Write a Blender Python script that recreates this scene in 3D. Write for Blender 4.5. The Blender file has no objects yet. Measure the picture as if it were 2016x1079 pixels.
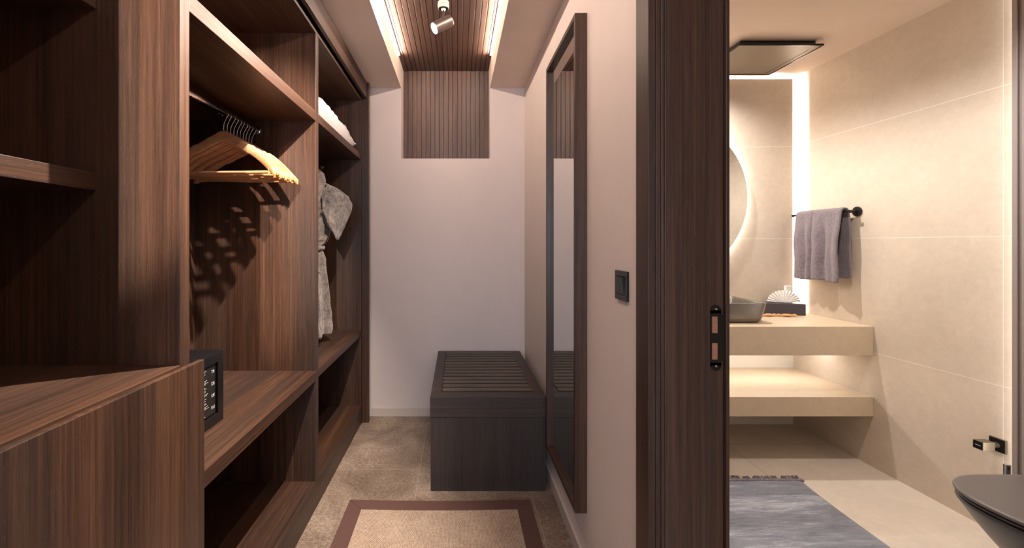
import bpy, bmesh, math, random
from mathutils import Vector, Matrix, noise
random.seed(7)
C = bpy.context.scene.collection
sc = bpy.context.scene
PI = math.pi

# ------------------------------------------------------------------ camera, world, exposure
F_PX, VPX, VPY, W, H = 850.0, 900.0, 480.0, 2016.0, 1079.0
CAM_Z = 1.3
cam = bpy.data.cameras.new('camera'); camo = bpy.data.objects.new('camera', cam); C.objects.link(camo)
camo.location = (0, 0, CAM_Z); camo.rotation_euler = (PI/2, 0, 0)
cam.sensor_fit = 'HORIZONTAL'; cam.sensor_width = 36.0; cam.lens = 36.0*F_PX/W
cam.shift_x = (W/2 - VPX)/W; cam.shift_y = -(H/2 - VPY)/W
cam.clip_start = 0.02
sc.camera = camo
sc.view_settings.view_transform = 'Standard'; sc.view_settings.look = 'None'
sc.view_settings.gamma = 1.0; sc.view_settings.use_curve_mapping = False
sc.view_settings.exposure = 0.0
wd = bpy.data.worlds.new('world'); sc.world = wd; wd.use_nodes = True
wd.node_tree.nodes['Background'].inputs[0].default_value = (0.62, 0.74, 1.0, 1)
wd.node_tree.nodes['Background'].inputs[1].default_value = 0.8

def area(name, loc, sx, sy, power, col, rot=(0, 0, 0), spread=180):
    l = bpy.data.lights.new(name, 'AREA'); l.shape = 'RECTANGLE'; l.size = sx; l.size_y = sy
    l.energy = power; l.color = col; l.spread = math.radians(spread)
    o = bpy.data.objects.new(name, l); C.objects.link(o); o.location = loc; o.rotation_euler = rot
    return o
def spot(name, loc, d, power, col, size, blend, rad=0.012):
    l = bpy.data.lights.new(name, 'SPOT'); l.energy = power; l.color = col
    l.spot_size = math.radians(size); l.spot_blend = blend; l.shadow_soft_size = rad
    o = bpy.data.objects.new(name, l); C.objects.link(o); o.location = loc
    o.rotation_euler = Vector(d).to_track_quat('-Z', 'Y').to_euler()
    return o
WARM = (1.0, 0.80, 0.66); NEUT = (1.0, 0.87, 0.76); BATH = (1.0, 0.95, 0.89); BLED = (1.0, 0.97, 0.94)
# cool daylight fill added behind the camera; no window is modelled
area('daylight_fill_light', (-0.2, -3.4, 1.6), 2.2, 1.6, 98, (0.74, 0.84, 1.0), (PI/2, 0, 0))
# cove strips of the closet ceiling tray
area('cove_light', (-0.402, 0.78, 2.643), 0.014, 4.6, 34, WARM, (0, -PI/2, 0))
area('cove_light', (0.228, 0.78, 2.643), 0.014, 4.6, 34, WARM, (0, PI/2, 0))
# three track spots (lens points)
LENS = [(-0.126, 2.375, 2.484), (-0.11, 1.42, 2.49), (-0.10, -1.06, 2.49)]
SDIR = [(-0.80, -0.26, -0.53), (-0.62, 0.06, -0.76), (-0.385, 1.0, -0.36)]
SPOW = [34, 410, 640]; SSIZ = [110, 98, 26]; SBLE = [0.7, 0.5, 0.5]
for i in range(3):
    d = Vector(SDIR[i]).normalized()
    spot('track_spot_light', Vector(LENS[i]) + d*0.006, d, SPOW[i], NEUT, SSIZ[i], SBLE[i])
# bathroom
spot('bath_downlight_light', (1.48, 2.78, 2.465), (0, 0, -1), 84, BATH, 150, 0.6, 0.02)
spot('bath_downlight_light', (1.55, 1.75, 2.465), (0, 0, -1), 54, BATH, 150, 0.6, 0.03)
area('bath_edge_light', (2.338, 3.078, 1.65), 1.6, 0.012, 16, BLED, (0, -PI/2, 0))
area('bath_top_light', (1.55, 3.08, 2.445), 1.5, 0.012, 5, BLED, (PI, 0, 0))
area('under_counter_light', (1.56, 2.84, 0.642), 1.66, 0.012, 3.3, (1.0, 0.99, 0.98))
area('side_panel_light', (2.40, 1.838, 1.35), 0.015, 2.2, 1.7, BATH, (PI/2, 0, 0))

# ------------------------------------------------------------------ helpers
def box(bm, x0, x1, y0, y1, z0, z1):
    v = [bm.verts.new(p) for p in ((x0,y0,z0),(x1,y0,z0),(x1,y1,z0),(x0,y1,z0),(x0,y0,z1),(x1,y0,z1),(x1,y1,z1),(x0,y1,z1))]
    for f in ((3,2,1,0),(4,5,6,7),(0,1,5,4),(1,2,6,5),(2,3,7,6),(3,0,4,7)):
        bm.faces.new([v[i] for i in f])
def bx(*a):
    bm = bmesh.new()
    for b in a: box(bm, *b)
    return bm
def ring_faces(bm, r0, r1):
    n = len(r0)
    for i in range(n): bm.faces.new([r0[i], r0[(i+1) % n], r1[(i+1) % n], r1[i]])
def loft(bm, rings, cap0=True, cap1=True):
    vs = [[bm.verts.new(p) for p in r] for r in rings]
    for a, b in zip(vs, vs[1:]): ring_faces(bm, a, b)
    if cap0: bm.faces.new(list(reversed(vs[0])))
    if cap1: bm.faces.new(vs[-1])
    return vs
def cyl(bm, p0, p1, r0, r1=None, n=24):
    r1 = r0 if r1 is None else r1
    p0, p1 = Vector(p0), Vector(p1); d = (p1-p0).normalized()
    u = d.orthogonal().normalized(); w = d.cross(u)
    rings = [[p + (u*math.cos(2*PI*i/n) + w*math.sin(2*PI*i/n))*r for i in range(n)] for p, r in ((p0, r0), (p1, r1))]
    loft(bm, rings)
def tube(bm, pts, r, n=10):
    pts = [Vector(p) for p in pts]; rings = []; u = None
    for i, p in enumerate(pts):
        a = pts[max(0, i-1)]; b = pts[min(len(pts)-1, i+1)]; d = (b-a).normalized()
        if u is None: u = d.orthogonal().normalized()
        else: u = (u - d*u.dot(d)).normalized()
        w = d.cross(u); rr = r[i] if isinstance(r, (list, tuple)) else r
        rings.append([p + (u*math.cos(2*PI*k/n) + w*math.sin(2*PI*k/n))*rr for k in range(n)])
    loft(bm, rings)
def prism(bm, pts, fn0, fn1):
    loft(bm, [[fn0(*p) for p in pts], [fn1(*p) for p in pts]])
def thing(name, label, cat, loc=(0, 0, 0), group=None):
    o = bpy.data.objects.new(name, None); C.objects.link(o); o.location = loc
    o.empty_display_size = 0.05
    o['label'] = label; o['category'] = cat
    if group: o['group'] = group
    return o
def org(o):
    v = Vector((0, 0, 0))
    while o: v += o.location; o = o.parent
    return v
def obj(name, bm, mat, parent=None, bevel=0.0, smooth=False, label=None, subsurf=0, pivot=None, seg=2):
    bmesh.ops.recalc_face_normals(bm, faces=bm.faces)
    if parent is not None:
        bmesh.ops.translate(bm, verts=bm.verts, vec=-org(parent))
    elif pivot is not None:
        bmesh.ops.translate(bm, verts=bm.verts, vec=-Vector(pivot))
    me = bpy.data.meshes.new(name); bm.to_mesh(me); bm.free()
    me.materials.append(mat)
    o = bpy.data.objects.new(name, me); C.objects.link(o)
    if parent is not None: o.parent = parent
    elif pivot is not None: o.location = pivot
    if smooth:
        for p in me.polygons: p.use_smooth = True
    if bevel:
        m = o.modifiers.new('bevel', 'BEVEL'); m.width = bevel; m.segments = seg; m.limit_method = 'ANGLE'; m.angle_limit = math.radians(40)
    if subsurf:
        m = o.modifiers.new('sub', 'SUBSURF'); m.levels = subsurf; m.render_levels = subsurf
    if label: o['label'] = label
    return o
def struct(name, bm, mat, parent=None, bevel=0.0, label=None):
    o = obj(name, bm, mat, parent, bevel)
    if parent is None: o['kind'] = 'structure'
    if label: o['label'] = label
    return o
def tag(o, label, cat, group=None):
    o['label'] = label; o['category'] = cat
    if group: o['group'] = group
    return o

# ------------------------------------------------------------------ materials
def srgb(r, g, b):
    f = lambda c: (c/12.92 if c <= 0.04045 else ((c+0.055)/1.055)**2.4)
    return (f(r/255), f(g/255), f(b/255), 1)
class NT:
    def __init__(s, name):
        s.m = bpy.data.materials.new(name); s.m.use_nodes = True; s.t = s.m.node_tree; s.n = s.t.nodes
        s.b = s.n['Principled BSDF']; s.tc = s.n.new('ShaderNodeTexCoord')
    def L(s, a, b): s.t.links.new(a, b)
    def noise(s, scale=(1, 1, 1), sc_=1.0, det=4, rough=0.55, dist=0.0, src=None):
        mp = s.n.new('ShaderNodeMapping'); mp.inputs['Scale'].default_value = scale
        s.L(src or s.tc.outputs['Object'], mp.inputs['Vector'])
        t = s.n.new('ShaderNodeTexNoise'); t.inputs['Scale'].default_value = sc_; t.inputs['Detail'].default_value = det
        t.inputs['Roughness'].default_value = rough; t.inputs['Distortion'].default_value = dist
        s.L(mp.outputs[0], t.inputs['Vector']); return t.outputs['Fac']
    def ramp(s, fac, stops):
        r = s.n.new('ShaderNodeValToRGB'); e = r.color_ramp.elements
        while len(e) < len(stops): e.new(0.5)
        for el, (p, c) in zip(e, stops): el.position = p; el.color = c
        s.L(fac, r.inputs['Fac']); return r.outputs['Color']
    def math(s, op, a, b=None, c=None):
        m = s.n.new('ShaderNodeMath'); m.operation = op
        for i, v in enumerate((a, b, c)):
            if v is None: continue
            if isinstance(v, (int, float)): m.inputs[i].default_value = v
            else: s.L(v, m.inputs[i])
        return m.outputs[0]
    def mix(s, fac, a, b, mode='MIX'):
        m = s.n.new('ShaderNodeMix'); m.data_type = 'RGBA'; m.blend_type = mode
        for k, v in ((0, fac), (6, a), (7, b)):
            if isinstance(v, (int, float)): m.inputs[k].default_value = v
            elif isinstance(v, tuple): m.inputs[k].default_value = v
            else: s.L(v, m.inputs[k])
        return m.outputs[2]
    def xyz(s):
        x = s.n.new('ShaderNodeSeparateXYZ'); s.L(s.tc.outputs['Object'], x.inputs[0]); return x.outputs
    def color(s, c):
        if isinstance(c, tuple): s.b.inputs['Base Color'].default_value = c
        else: s.L(c, s.b.inputs['Base Color'])
    def set(s, **k):
        for a, v in k.items():
            a = a.replace('_', ' ').title() if a not in ('IOR',) else a
            if isinstance(v, (int, float, tuple)): s.b.inputs[a].default_value = v
            else: s.L(v, s.b.inputs[a])
    def bump(s, h, strength=0.2, dist=0.002):
        b = s.n.new('ShaderNodeBump'); b.inputs['Strength'].default_value = strength; b.inputs['Distance'].default_value = dist
        s.L(h, b.inputs['Height']); s.L(b.outputs[0], s.b.inputs['Normal'])
    def joint(s, coord, period, off, w):
        a = s.math('SUBTRACT', coord, off - w/2)
        return s.math('LESS_THAN', s.math('FLOORED_MODULO', a, period), w)

def wood(name, axis, dark, mid, light, rough=0.42, coarse=1.0, spec=0.4):
    t = NT(name)
    k = {'X': 0, 'Y': 1, 'Z': 2}[axis]
    def sv(a, b): v = [a, a, a]; v[k] = b; return tuple(v)
    wide = t.noise(sv(9*coarse, 0.45), 1.0, 3, 0.5, 0.6)
    fine = t.noise(sv(125*coarse, 1.6), 1.0, 5, 0.65, 0.25)
    pore = t.noise(sv(420, 14), 1.0, 2, 0.5)
    f = t.math('ADD', t.math('MULTIPLY', wide, 0.42), t.math('MULTIPLY', fine, 0.58))
    c = t.ramp(f, [(0.36, dark), (0.50, mid), (0.64, light)])
    hue = t.noise(sv(5, 0.5), 1.0, 2, 0.5, 0.4, None)
    g = tuple(sum(mid[:3])/3*k_ for k_ in (1.06, 0.98, 0.96))+(1,)
    c = t.mix(t.ramp(hue, [(0.40, (0, 0, 0, 1)), (0.62, (0.32, 0.32, 0.32, 1))]), c, g)
    pm = t.ramp(pore, [(0.36, (0.62, 0.62, 0.62, 1)), (0.52, (1, 1, 1, 1))])
    c = t.mix(0.6, c, pm, 'MULTIPLY')
    fl = t.noise(sv(520, 60), 1.0, 2, 0.5)
    c = t.mix(t.ramp(fl, [(0.64, (0, 0, 0, 1)), (0.76, (0.22, 0.22, 0.22, 1))]), c, tuple(min(1, x*2.2) for x in light[:3])+(1,))
    t.color(c); t.set(roughness=rough); t.b.inputs['Specular IOR Level'].default_value = spec
    t.bump(pore, 0.22, 0.0012)
    return t.m
WD = (srgb(46, 31, 24), srgb(71, 47, 34), srgb(95, 66, 48))
M = {}
for ax in 'XYZ': M['wood'+ax] = wood('walnut_veneer_'+ax.lower(), ax, *WD)
DK = (srgb(54, 38, 31), srgb(74, 53, 43), srgb(96, 71, 58))
for ax in 'XYZ': M['dark'+ax] = wood('dark_walnut_'+ax.lower(), ax, *DK, rough=0.45)
BN = (srgb(42, 34, 32), srgb(56, 45, 41), srgb(72, 58, 52))
for ax in 'XYZ': M['bench'+ax] = wood('bench_wood_'+ax.lower(), ax, *BN, rough=0.42)
M['hangerwood'] = wood('hanger_wood', 'X', srgb(176, 116, 66), srgb(204, 142, 86), srgb(226, 170, 112), rough=0.35)
SL = (srgb(74, 52, 43), srgb(98, 72, 60), srgb(124, 95, 80))
M['slatZ'] = wood('slat_wood_z', 'Z', *SL, rough=0.45, spec=0.45); M['slatY'] = wood('slat_wood_y', 'Y', *SL, rough=0.45, spec=0.45)

def plain(name, col, rough=0.5, metal=0.0, bump=0.0, bs=300, spec=0.5, var=0.0, vs=8):
    t = NT(name); c = col
    nz = t.noise((1, 1, 1), bs, 3)
    if var:
        v = t.noise((1, 1, 1), vs, 4)
        lo = tuple(x*(1-var) for x in col[:3])+(1,); hi = tuple(min(1, x*(1+var)) for x in col[:3])+(1,)
        c = t.ramp(v, [(0.3, lo), (0.7, hi)])
    t.color(c); t.set(roughness=rough, metallic=metal); t.b.inputs['Specular IOR Level'].default_value = spec
    if bump: t.bump(nz, bump, 0.001)
    return t.m
def emis(name, col, s):
    t = NT(name); t.color((0.8, 0.8, 0.8, 1)); t.b.inputs['Emission Color'].default_value = col
    t.b.inputs['Emission Strength'].default_value = s; return t.m
M['paint'] = plain('wall_paint', srgb(220, 207, 200), 0.6, bump=0.03, bs=180, spec=0.25, var=0.015)
M['ceil'] = plain('ceiling_paint', srgb(220, 202, 190), 0.65, bump=0.03, bs=150, spec=0.2, var=0.015)
M['bceil'] = plain('bath_ceiling_paint', srgb(216, 195, 178), 0.7, spec=0.2, var=0.01)
M['skirt'] = plain('skirting_paint', srgb(205, 190, 178), 0.4, var=0.01)
M['black'] = plain('black_satin', srgb(20, 19, 21), 0.3, bump=0.05)
M['blackmetal'] = plain('black_metal', srgb(38, 36, 36), 0.32, 0.6, bump=0.05)
M['chrome'] = plain('chrome', srgb(215, 215, 218), 0.12, 1.0)
M['steel'] = plain('steel', srgb(190, 188, 186), 0.28, 1.0)
M['spotgrey'] = plain('spot_body_metal', srgb(128, 116, 110), 0.34, 0.8, bump=0.05)
M['spotwhite'] = plain('spot_mount', srgb(190, 172, 158), 0.4)
M['basin'] = plain('bronze_glaze', srgb(124, 118, 111), 0.26, 0.5, var=0.06, vs=14)
M['vent'] = plain('vent_panel', srgb(128, 114, 98), 0.42, 0.3)
M['toilet'] = plain('matte_dark_ceramic', srgb(62, 60, 64), 0.34, 0.0, spec=0.5)
M['lid'] = plain('matte_dark_lid', srgb(104, 97, 95), 0.40, 0.0, spec=0.5)
M['white'] = plain('white_paper', srgb(240, 238, 236), 0.6)
M['orange'] = plain('orange_paper', srgb(222, 160, 104), 0.5, var=0.2, vs=90)
M['tissuebox'] = plain('dark_leatherette', srgb(64, 60, 68), 0.45, bump=0.2, bs=700)
M['grey'] = plain('grey_lacquer', srgb(150, 138, 136), 0.4)
M['raw'] = plain('raw_wood', srgb(176, 128, 104), 0.7, bump=0.4, bs=200, var=0.12, vs=60)
M['label'] = plain('sticker_black', srgb(34, 33, 34), 0.35)
M['print'] = plain('print_white', srgb(205, 200, 198), 0.5)
M['shade'] = plain('groove_dark', srgb(22, 16, 14), 0.7)
M['brass'] = plain('brushed_brass', srgb(188, 140, 110), 0.3, 0.9)
M['knobside'] = plain('champagne_metal', srgb(128, 116, 100), 0.3, 0.8)
M['stone'] = plain('grey_pebble', srgb(168, 156, 146), 0.35, var=0.12, vs=40)
M['led'] = emis('led_strip_warm', (1.0, 0.80, 0.64, 1), 10)
M['ledw'] = emis('led_strip_white', (1.0, 0.92, 0.80, 1), 12)
M['lens'] = emis('lamp_lens', (1.0, 0.95, 0.9, 1), 60)
M['mlens'] = emis('mirror_led', (1.0, 0.94, 0.86, 1), 26)
t = NT('mirror_glass'); t.color((0.80, 0.82, 0.80, 1)); t.set(roughness=0.0, metallic=1.0); M['mirror'] = t.m

def tile(name, col, jz=None, jy=None, jx=None, jc=None, rough=0.45, var=0.05, w=0.003):
    t = NT(name)
    a = t.noise((1, 1, 1), 2.2, 6, 0.6); b = t.noise((1, 1, 1), 26, 6, 0.7); c_ = t.noise((1, 1, 1), 160, 2, 0.5)
    f = t.math('ADD', t.math('MULTIPLY', a, 0.5), t.math('ADD', t.math('MULTIPLY', b, 0.35), t.math('MULTIPLY', c_, 0.15)))
    lo = tuple(x*(1-var*2.2) for x in col[:3])+(1,); hi = tuple(min(1, x*(1+var*1.6)) for x in col[:3])+(1,)
    c = t.ramp(f, [(0.38, lo), (0.62, hi)])
    xyz = t.xyz(); m = None
    for ax, j in ((0, jx), (1, jy), (2, jz)):
        if j:
            q = t.joint(xyz[ax], j[0], j[1], w); m = q if m is None else t.math('MAXIMUM', m, q)
    if m is not None:
        c = t.mix(m, c, jc)
        h = t.math('SUBTRACT', 1.0, m); t.bump(h, 0.4, 0.001)
    t.color(c); t.set(roughness=rough); t.b.inputs['Specular IOR Level'].default_value = 0.35
    return t.m
TC = srgb(204, 189, 173)
M['tile_side'] = tile('beige_wall_tile', TC, jz=(0.667, 0.0), jy=(1.197, 1.913), jc=srgb(226, 218, 206))
M['tile_back'] = tile('beige_panel_tile', TC, jz=(0.645, 1.336), jc=srgb(226, 218, 206))
M['tile_plain'] = tile('beige_counter_tile', srgb(204, 184, 158))
M['tile_floor'] = tile('beige_floor_tile', srgb(220, 206, 191), jx=(0.9, 1.745), jy=(1.2, 0.4), jc=srgb(140, 108, 84), w=0.0025)
# corridor stone floor
t = NT('grey_brown_stone')
a = t.noise((1, 1, 1), 3.0, 6, 0.65, 0.5); b = t.noise((1, 1, 1), 60, 6, 0.75); d = t.noise((1, 1, 1), 190, 3, 0.6)
f = t.math('ADD', t.math('MULTIPLY', a, 0.35), t.math('ADD', t.math('MULTIPLY', b, 0.35), t.math('MULTIPLY', d, 0.30)))
c = t.ramp(f, [(0.41, srgb(96, 80, 68)), (0.50, srgb(134, 116, 101)), (0.59, srgb(178, 159, 142))])
vo = t.noise((7, 16, 1), 1.6, 8, 0.7, 2.5)
vein = t.math('MULTIPLY', t.math('LESS_THAN', t.math('ABSOLUTE', t.math('SUBTRACT', vo, 0.5)), 0.0035), t.math('GREATER_THAN', t.noise((1, 1, 1), 7, 2), 0.55))
c = t.mix(t.math('MULTIPLY', vein, 0.45), c, srgb(206, 190, 172))
X = t.xyz()
m = t.math('MAXIMUM', t.joint(X[0], 0.6, -0.215, 0.003), t.joint(X[1], 0.6, 0.688, 0.003))
c = t.mix(t.math('MULTIPLY', m, 0.6), c, srgb(186, 168, 148)); t.color(c); t.set(roughness=0.5); t.bump(f, 0.35, 0.002); M['floor'] = t.m
# herringbone sisal
t = NT('sisal_herringbone'); X = t.xyz()
zig = t.math('PINGPONG', X[0], 0.076)
ph = t.math('MULTIPLY', t.math('ADD', X[1], t.math('MULTIPLY', zig, 1.0)), 2*PI/0.0095)
st = t.math('MULTIPLY_ADD', t.math('SINE', ph), 0.5, 0.5)
cr = t.math('MULTIPLY_ADD', t.math('SINE', t.math('MULTIPLY', X[0], 2*PI/0.006)), 0.5, 0.5)
hh = t.math('MULTIPLY_ADD', st, 0.6, t.math('MULTIPLY', cr, 0.4))
nz = t.noise((1, 1, 1), 150, 4); nb = t.noise((1, 1, 1), 8, 3)
f = t.math('ADD', t.math('MULTIPLY', hh, 0.35), t.math('ADD', t.math('MULTIPLY', nz, 0.45), t.math('MULTIPLY', nb, 0.2)))
t.color(t.ramp(f, [(0.32, srgb(120, 96, 80)), (0.5, srgb(174, 150, 130)), (0.68, srgb(210, 190, 168))])); t.set(roughness=0.9); t.bump(hh, 0.6, 0.0015); M['sisal'] = t.m
# rug border
t = NT('brown_twill'); nz = t.noise((1, 1, 1), 500, 3); t.color(t.ramp(nz, [(0.3, srgb(78, 52, 46)), (0.7, srgb(108, 76, 68))])); t.set(roughness=0.85); t.bump(nz, 0.4, 0.001); M['border'] = t.m
# viscose bath rug
t = NT('blue_grey_viscose')
w1 = t.noise((0.9, 3.0, 1), 1.6, 4, 0.5, 1.8); w2 = t.noise((3, 24, 1), 3.0, 6, 0.7, 0.8); w3 = t.noise((1, 1, 1), 220, 3)
f = t.math('ADD', t.math('MULTIPLY', w1, 0.5), t.math('ADD', t.math('MULTIPLY', w2, 0.35), t.math('MULTIPLY', w3, 0.15)))
t.color(t.ramp(f, [(0.38, srgb(94, 96, 108)), (0.50, srgb(130, 133, 145)), (0.60, srgb(186, 188, 198))])); t.set(roughness=0.7); t.bump(f, 0.6, 0.004)
t.b.inputs['Sheen Weight'].default_value = 0.3; M['viscose'] = t.m
def plush(name, c0, c1, s=1.0):
    t = NT(name); n1 = t.noise((1, 1, 1), 420*s, 3, 0.7); n2 = t.noise((1, 1, 1), 60*s, 5, 0.7); n3 = t.noise((1, 1, 1), 9, 3)
    f = t.math('ADD', t.math('MULTIPLY', n1, 0.4), t.math('ADD', t.math('MULTIPLY', n2, 0.4), t.math('MULTIPLY', n3, 0.2)))
    t.color(t.ramp(f, [(0.38, c0), (0.62, c1)])); t.set(roughness=0.95); t.bump(f, 0.9, 0.006)
    t.b.inputs['Sheen Weight'].default_value = 0.4; return t.m
M['robe'] = plush('grey_plush', srgb(48, 43, 40), srgb(146, 133, 126), 0.8)
M['towel'] = plush('mauve_terry', srgb(84, 73, 81), srgb(142, 127, 134), 1.6)
M['hem'] = plush('mauve_hem', srgb(150, 134, 140), srgb(178, 162, 166), 2)
M['fringe'] = plush('mauve_fringe', srgb(62, 54, 60), srgb(150, 138, 144), 1)
M['pillow'] = plain('white_cotton', srgb(206, 201, 199), 0.85, bump=0.15, bs=900)
M['pillow'].node_tree.nodes['Principled BSDF'].inputs['Sheen Weight'].default_value = 0.1

# ------------------------------------------------------------------ room shell
XR, YB, ZC = 0.51, 3.26, 2.475
XL = -1.30
BX1, BYB, BZC = 2.42, 3.11, 2.49
NX0, NX1, NZ0, NYB, ZW = -0.422, 0.248, 1.944, 3.41, 2.66
struct('floor', bx((XL-0.1, 0.60, -2.6, 3.5, -0.12, 0.0)), M['floor'])
struct('floor', bx((0.60, BX1+0.1, -0.1, 3.5, -0.12, 0.0)), M['tile_floor'])
struct('wall_left', bx((XL-0.12, XL, -2.6, 3.5, 0, 2.9)), M['paint'])
struct('wall_back', bx((XL, NX0, YB, NYB, 0, 2.9), (NX1, 0.70, YB, NYB, 0, 2.9), (NX0, NX1, YB, NYB, 0, NZ0), (XL, 0.70, NYB+0.02, NYB+0.10, 0, 2.9)), M['paint'])
struct('wall_right', bx((XR, 0.70, 1.20, YB, 0, 2.9), (XR, 0.70, 0.28, 1.20, 2.14, 2.9), (XR, 0.70, -2.6, 0.28, 0, 2.9)), M['paint'])
struct('ceiling', bx((XL, NX0, -2.6, YB, ZC, 2.9), (NX1, XR, -2.6, YB, ZC, 2.9), (NX0, NX1, -2.6, -1.60, ZC, 2.9), (NX0, NX1, -1.60, NYB, ZW+0.02, 2.9)), M['ceil'])
# tray slats on the ceiling and on the back of the niche
bm = bmesh.new(); n = 19; sp = (NX1-NX0)/n
box(bm, NX0, NX1, -1.60, NYB, ZW+0.008, ZW+0.02)
for i in range(n): box(bm, NX0+i*sp+0.002, NX0+(i+1)*sp-0.002, -1.60, NYB-0.012, ZW, ZW+0.0085)
struct('trim_1', bm, M['slatY'], bevel=0.0012)
bm = bmesh.new()
box(bm, NX0, NX1, NYB, NYB+0.02, NZ0-0.05, ZW)
for i in range(n): box(bm, NX0+i*sp+0.002, NX0+(i+1)*sp-0.002, NYB-0.010, NYB+0.001, NZ0, ZW)
struct('trim_2', bm, M['slatZ'], bevel=0.0012)
# skirting
struct('baseboard_back', bx((-0.64, XR, YB-0.012, YB, 0, 0.062)), M['skirt'], bevel=0.002)
struct('baseboard_right', bx((XR-0.012, XR, 1.215, YB-0.012, 0, 0.062)), M['skirt'], bevel=0.002)
# bathroom shell
struct('wall_bath_right', bx((BX1, BX1+0.12, 0.0, 3.4, 0, 2.9)), M['tile_side'])
struct('wall_bath_back', bx((0.70, BX1, BYB, 3.35, 0, 2.9)), M['tile_side'])
struct('wall_bath_left', bx((0.70, 0.712, 1.24, BYB, 0, BZC), (0.70, 0.712, 0.0, 0.24, 0, BZC), (0.70, 0.712, 0.24, 1.24, 2.2, BZC)), M['tile_side'])
struct('wall_bath_near', bx((0.70, BX1, -0.1, 0.0, 0, 2.9)), M['tile_side'])
struct('ceiling_bath', bx((0.70, BX1, 0.0, BYB, BZC, 2.9)), M['bceil'])
# tiled panel standing off the bathroom back wall, lit from behind
PY0, PY1 = 3.03, 3.06
struct('wall_vanity', bx((0.72, 2.356, PY0, PY1, 0.821, 2.458), (0.76, 2.30, PY1, BYB, 0.9, 2.40)), M['tile_back'], bevel=0.004)
# grey lacquered wall panel beside the toilet with a profiled edge
struct('wall_toilet', bx((2.36, BX1, 0.0, 1.822, 0, BZC), (2.354, 2.36, 1.79, 1.80, 0, BZC), (2.352, 2.40, 1.812, 1.832, 0, BZC)), M['grey'], bevel=0.003)

# LED strips
def led(x0, x1, y0, y1, z0, z1, label, mat):
    r = thing('led_strip', label, 'light strip', ((x0+x1)/2, (y0+y1)/2, z0))
    obj('diffuser', bx((x0, x1, y0, y1, z0, z1)), mat, r)
    return r
def cove(x0, x1, label):
    r = thing('led_strip', label, 'light strip', ((x0+x1)/2, 1.34, ZW-0.018), 'ceiling tray light strips')
    obj('diffuser', bx((x0+0.002, x1-0.002, -1.55, 3.08, ZW-0.016, ZW-0.004)), M['led'], r)
    obj('profile', bx((x0, x0+0.002, -1.55, 3.08, ZW-0.018, ZW), (x1-0.002, x1, -1.55, 3.08, ZW-0.018, ZW), (x0, x1, -1.55, 3.08, ZW-0.004, ZW)), M['steel'], r)
cove(NX0, NX0+0.018, 'warm light strip along the left edge of the slatted ceiling tray')
cove(NX1-0.018, NX1, 'warm light strip along the right edge of the slatted ceiling tray')

# ------------------------------------------------------------------ bathroom door frame
dr = thing('door_1', 'dark walnut door frame with black strike plate between closet and bathroom', 'door frame', (0.61, 1.2, 0))
dr['kind'] = 'structure'
def jamb(y_face, s):      # s=+1: far jamb (faces the camera), s=-1: near jamb
    yb = y_face + s*0.12
    def b(x0, x1, a, c, z1=2.14): return (x0, x1, min(y_face+s*a, y_face+s*c), max(y_face+s*a, y_face+s*c), 0, z1)
    obj('casing', bx(b(0.502, 0.521, 0.0, 0.078, 2.20), b(0.523, 0.536, 0.002, 0.06, 2.20)), M['darkZ'], dr, 0.0015)
    obj('casing', bx(b(0.712, 0.722, 0.008, 0.085, 2.20)), M['darkZ'], dr, 0.002)
    obj('stop', bx(b(0.546, 0.6535, 0.0, 0.05), b(0.536, 0.545, -0.002, 0.05)), M['darkZ'], dr, 0.0022)
    obj('jamb', bx(b(0.53, 0.709, 0.015, 0.06)), M['darkZ'], dr, 0.001)
jamb(1.135, 1); jamb(0.345, -1)
obj('head', bx((0.53, 0.709, 0.345, 1.135, 2.10, 2.14), (0.502, 0.52, 0.267, 1.213, 2.14, 2.21), (0.712, 0.722, 0.267, 1.213, 2.14, 2.21)), M['darkY'], dr, 0.002)
# strike plate on the rebate
def PX(px, d): return (px-VPX)/F_PX*d
def PZ(py, d): return CAM_Z + (VPY-py)/F_PX*d
yp = 1.1495
pl = bmesh.new()
px0, px1, lip = PX(1398.5, yp), PX(1419.3, yp), PX(1431.5, yp)
z0, z1 = PZ(730, yp), PZ(600.6, yp); rc = (px1-px0)/2; xc = (px0+px1)/2
def endcap(zc, sgn):
    pts = [(xc + rc*math.cos(a*PI/16), zc + sgn*rc*math.sin(a*PI/16)) for a in range(17)]
    pts += [(px0, zc-sgn*0.008), (px1, zc-sgn*0.008)]
    prism(pl, pts, lambda x, z: Vector((x, yp-0.002, z)), lambda x, z: Vector((x, yp+0.001, z)))
endcap(z1-rc, 1); endcap(z0+rc, -1)
h = [(PZ(656, yp), PZ(623, yp)), (PZ(708, yp), PZ(675, yp))]
hx0, hx1 = PX(1401, yp), PX(1413, yp)
Y0, Y1 = yp-0.002, yp+0.001
for a, b in ((z0+rc, h[1][0]), (h[1][1], h[0][0]), (h[0][1], z1-rc)): box(pl, px0, px1, Y0, Y1, a, b)
for a, b in h: box(pl, px0, hx0, Y0, Y1, a, b); box(pl, hx1, px1, Y0, Y1, a, b)
box(pl, px1, lip, Y0, Y1, PZ(712, yp), PZ(618.5, yp)); box(pl, lip-0.002, lip, Y0, Y1+0.012, PZ(712, yp), PZ(618.5, yp))
sp_ = obj('strike_plate', pl, M['blackmetal'], dr)
obj('mortise', bx(*[(hx0-0.001, hx1+0.001, yp+0.0004, yp+0.0009, a-0.001, b+0.001) for a, b in h]), M['raw'], sp_)
for zz in (PZ(608.5, yp), PZ(720.5, yp)):
    bm = bmesh.new(); cyl(bm, (xc, Y0-0.0012, zz), (xc, Y0+0.001, zz), 0.0026, 0.0036, 18)
    obj('screw', bm, M['steel'], sp_, smooth=False)

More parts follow.
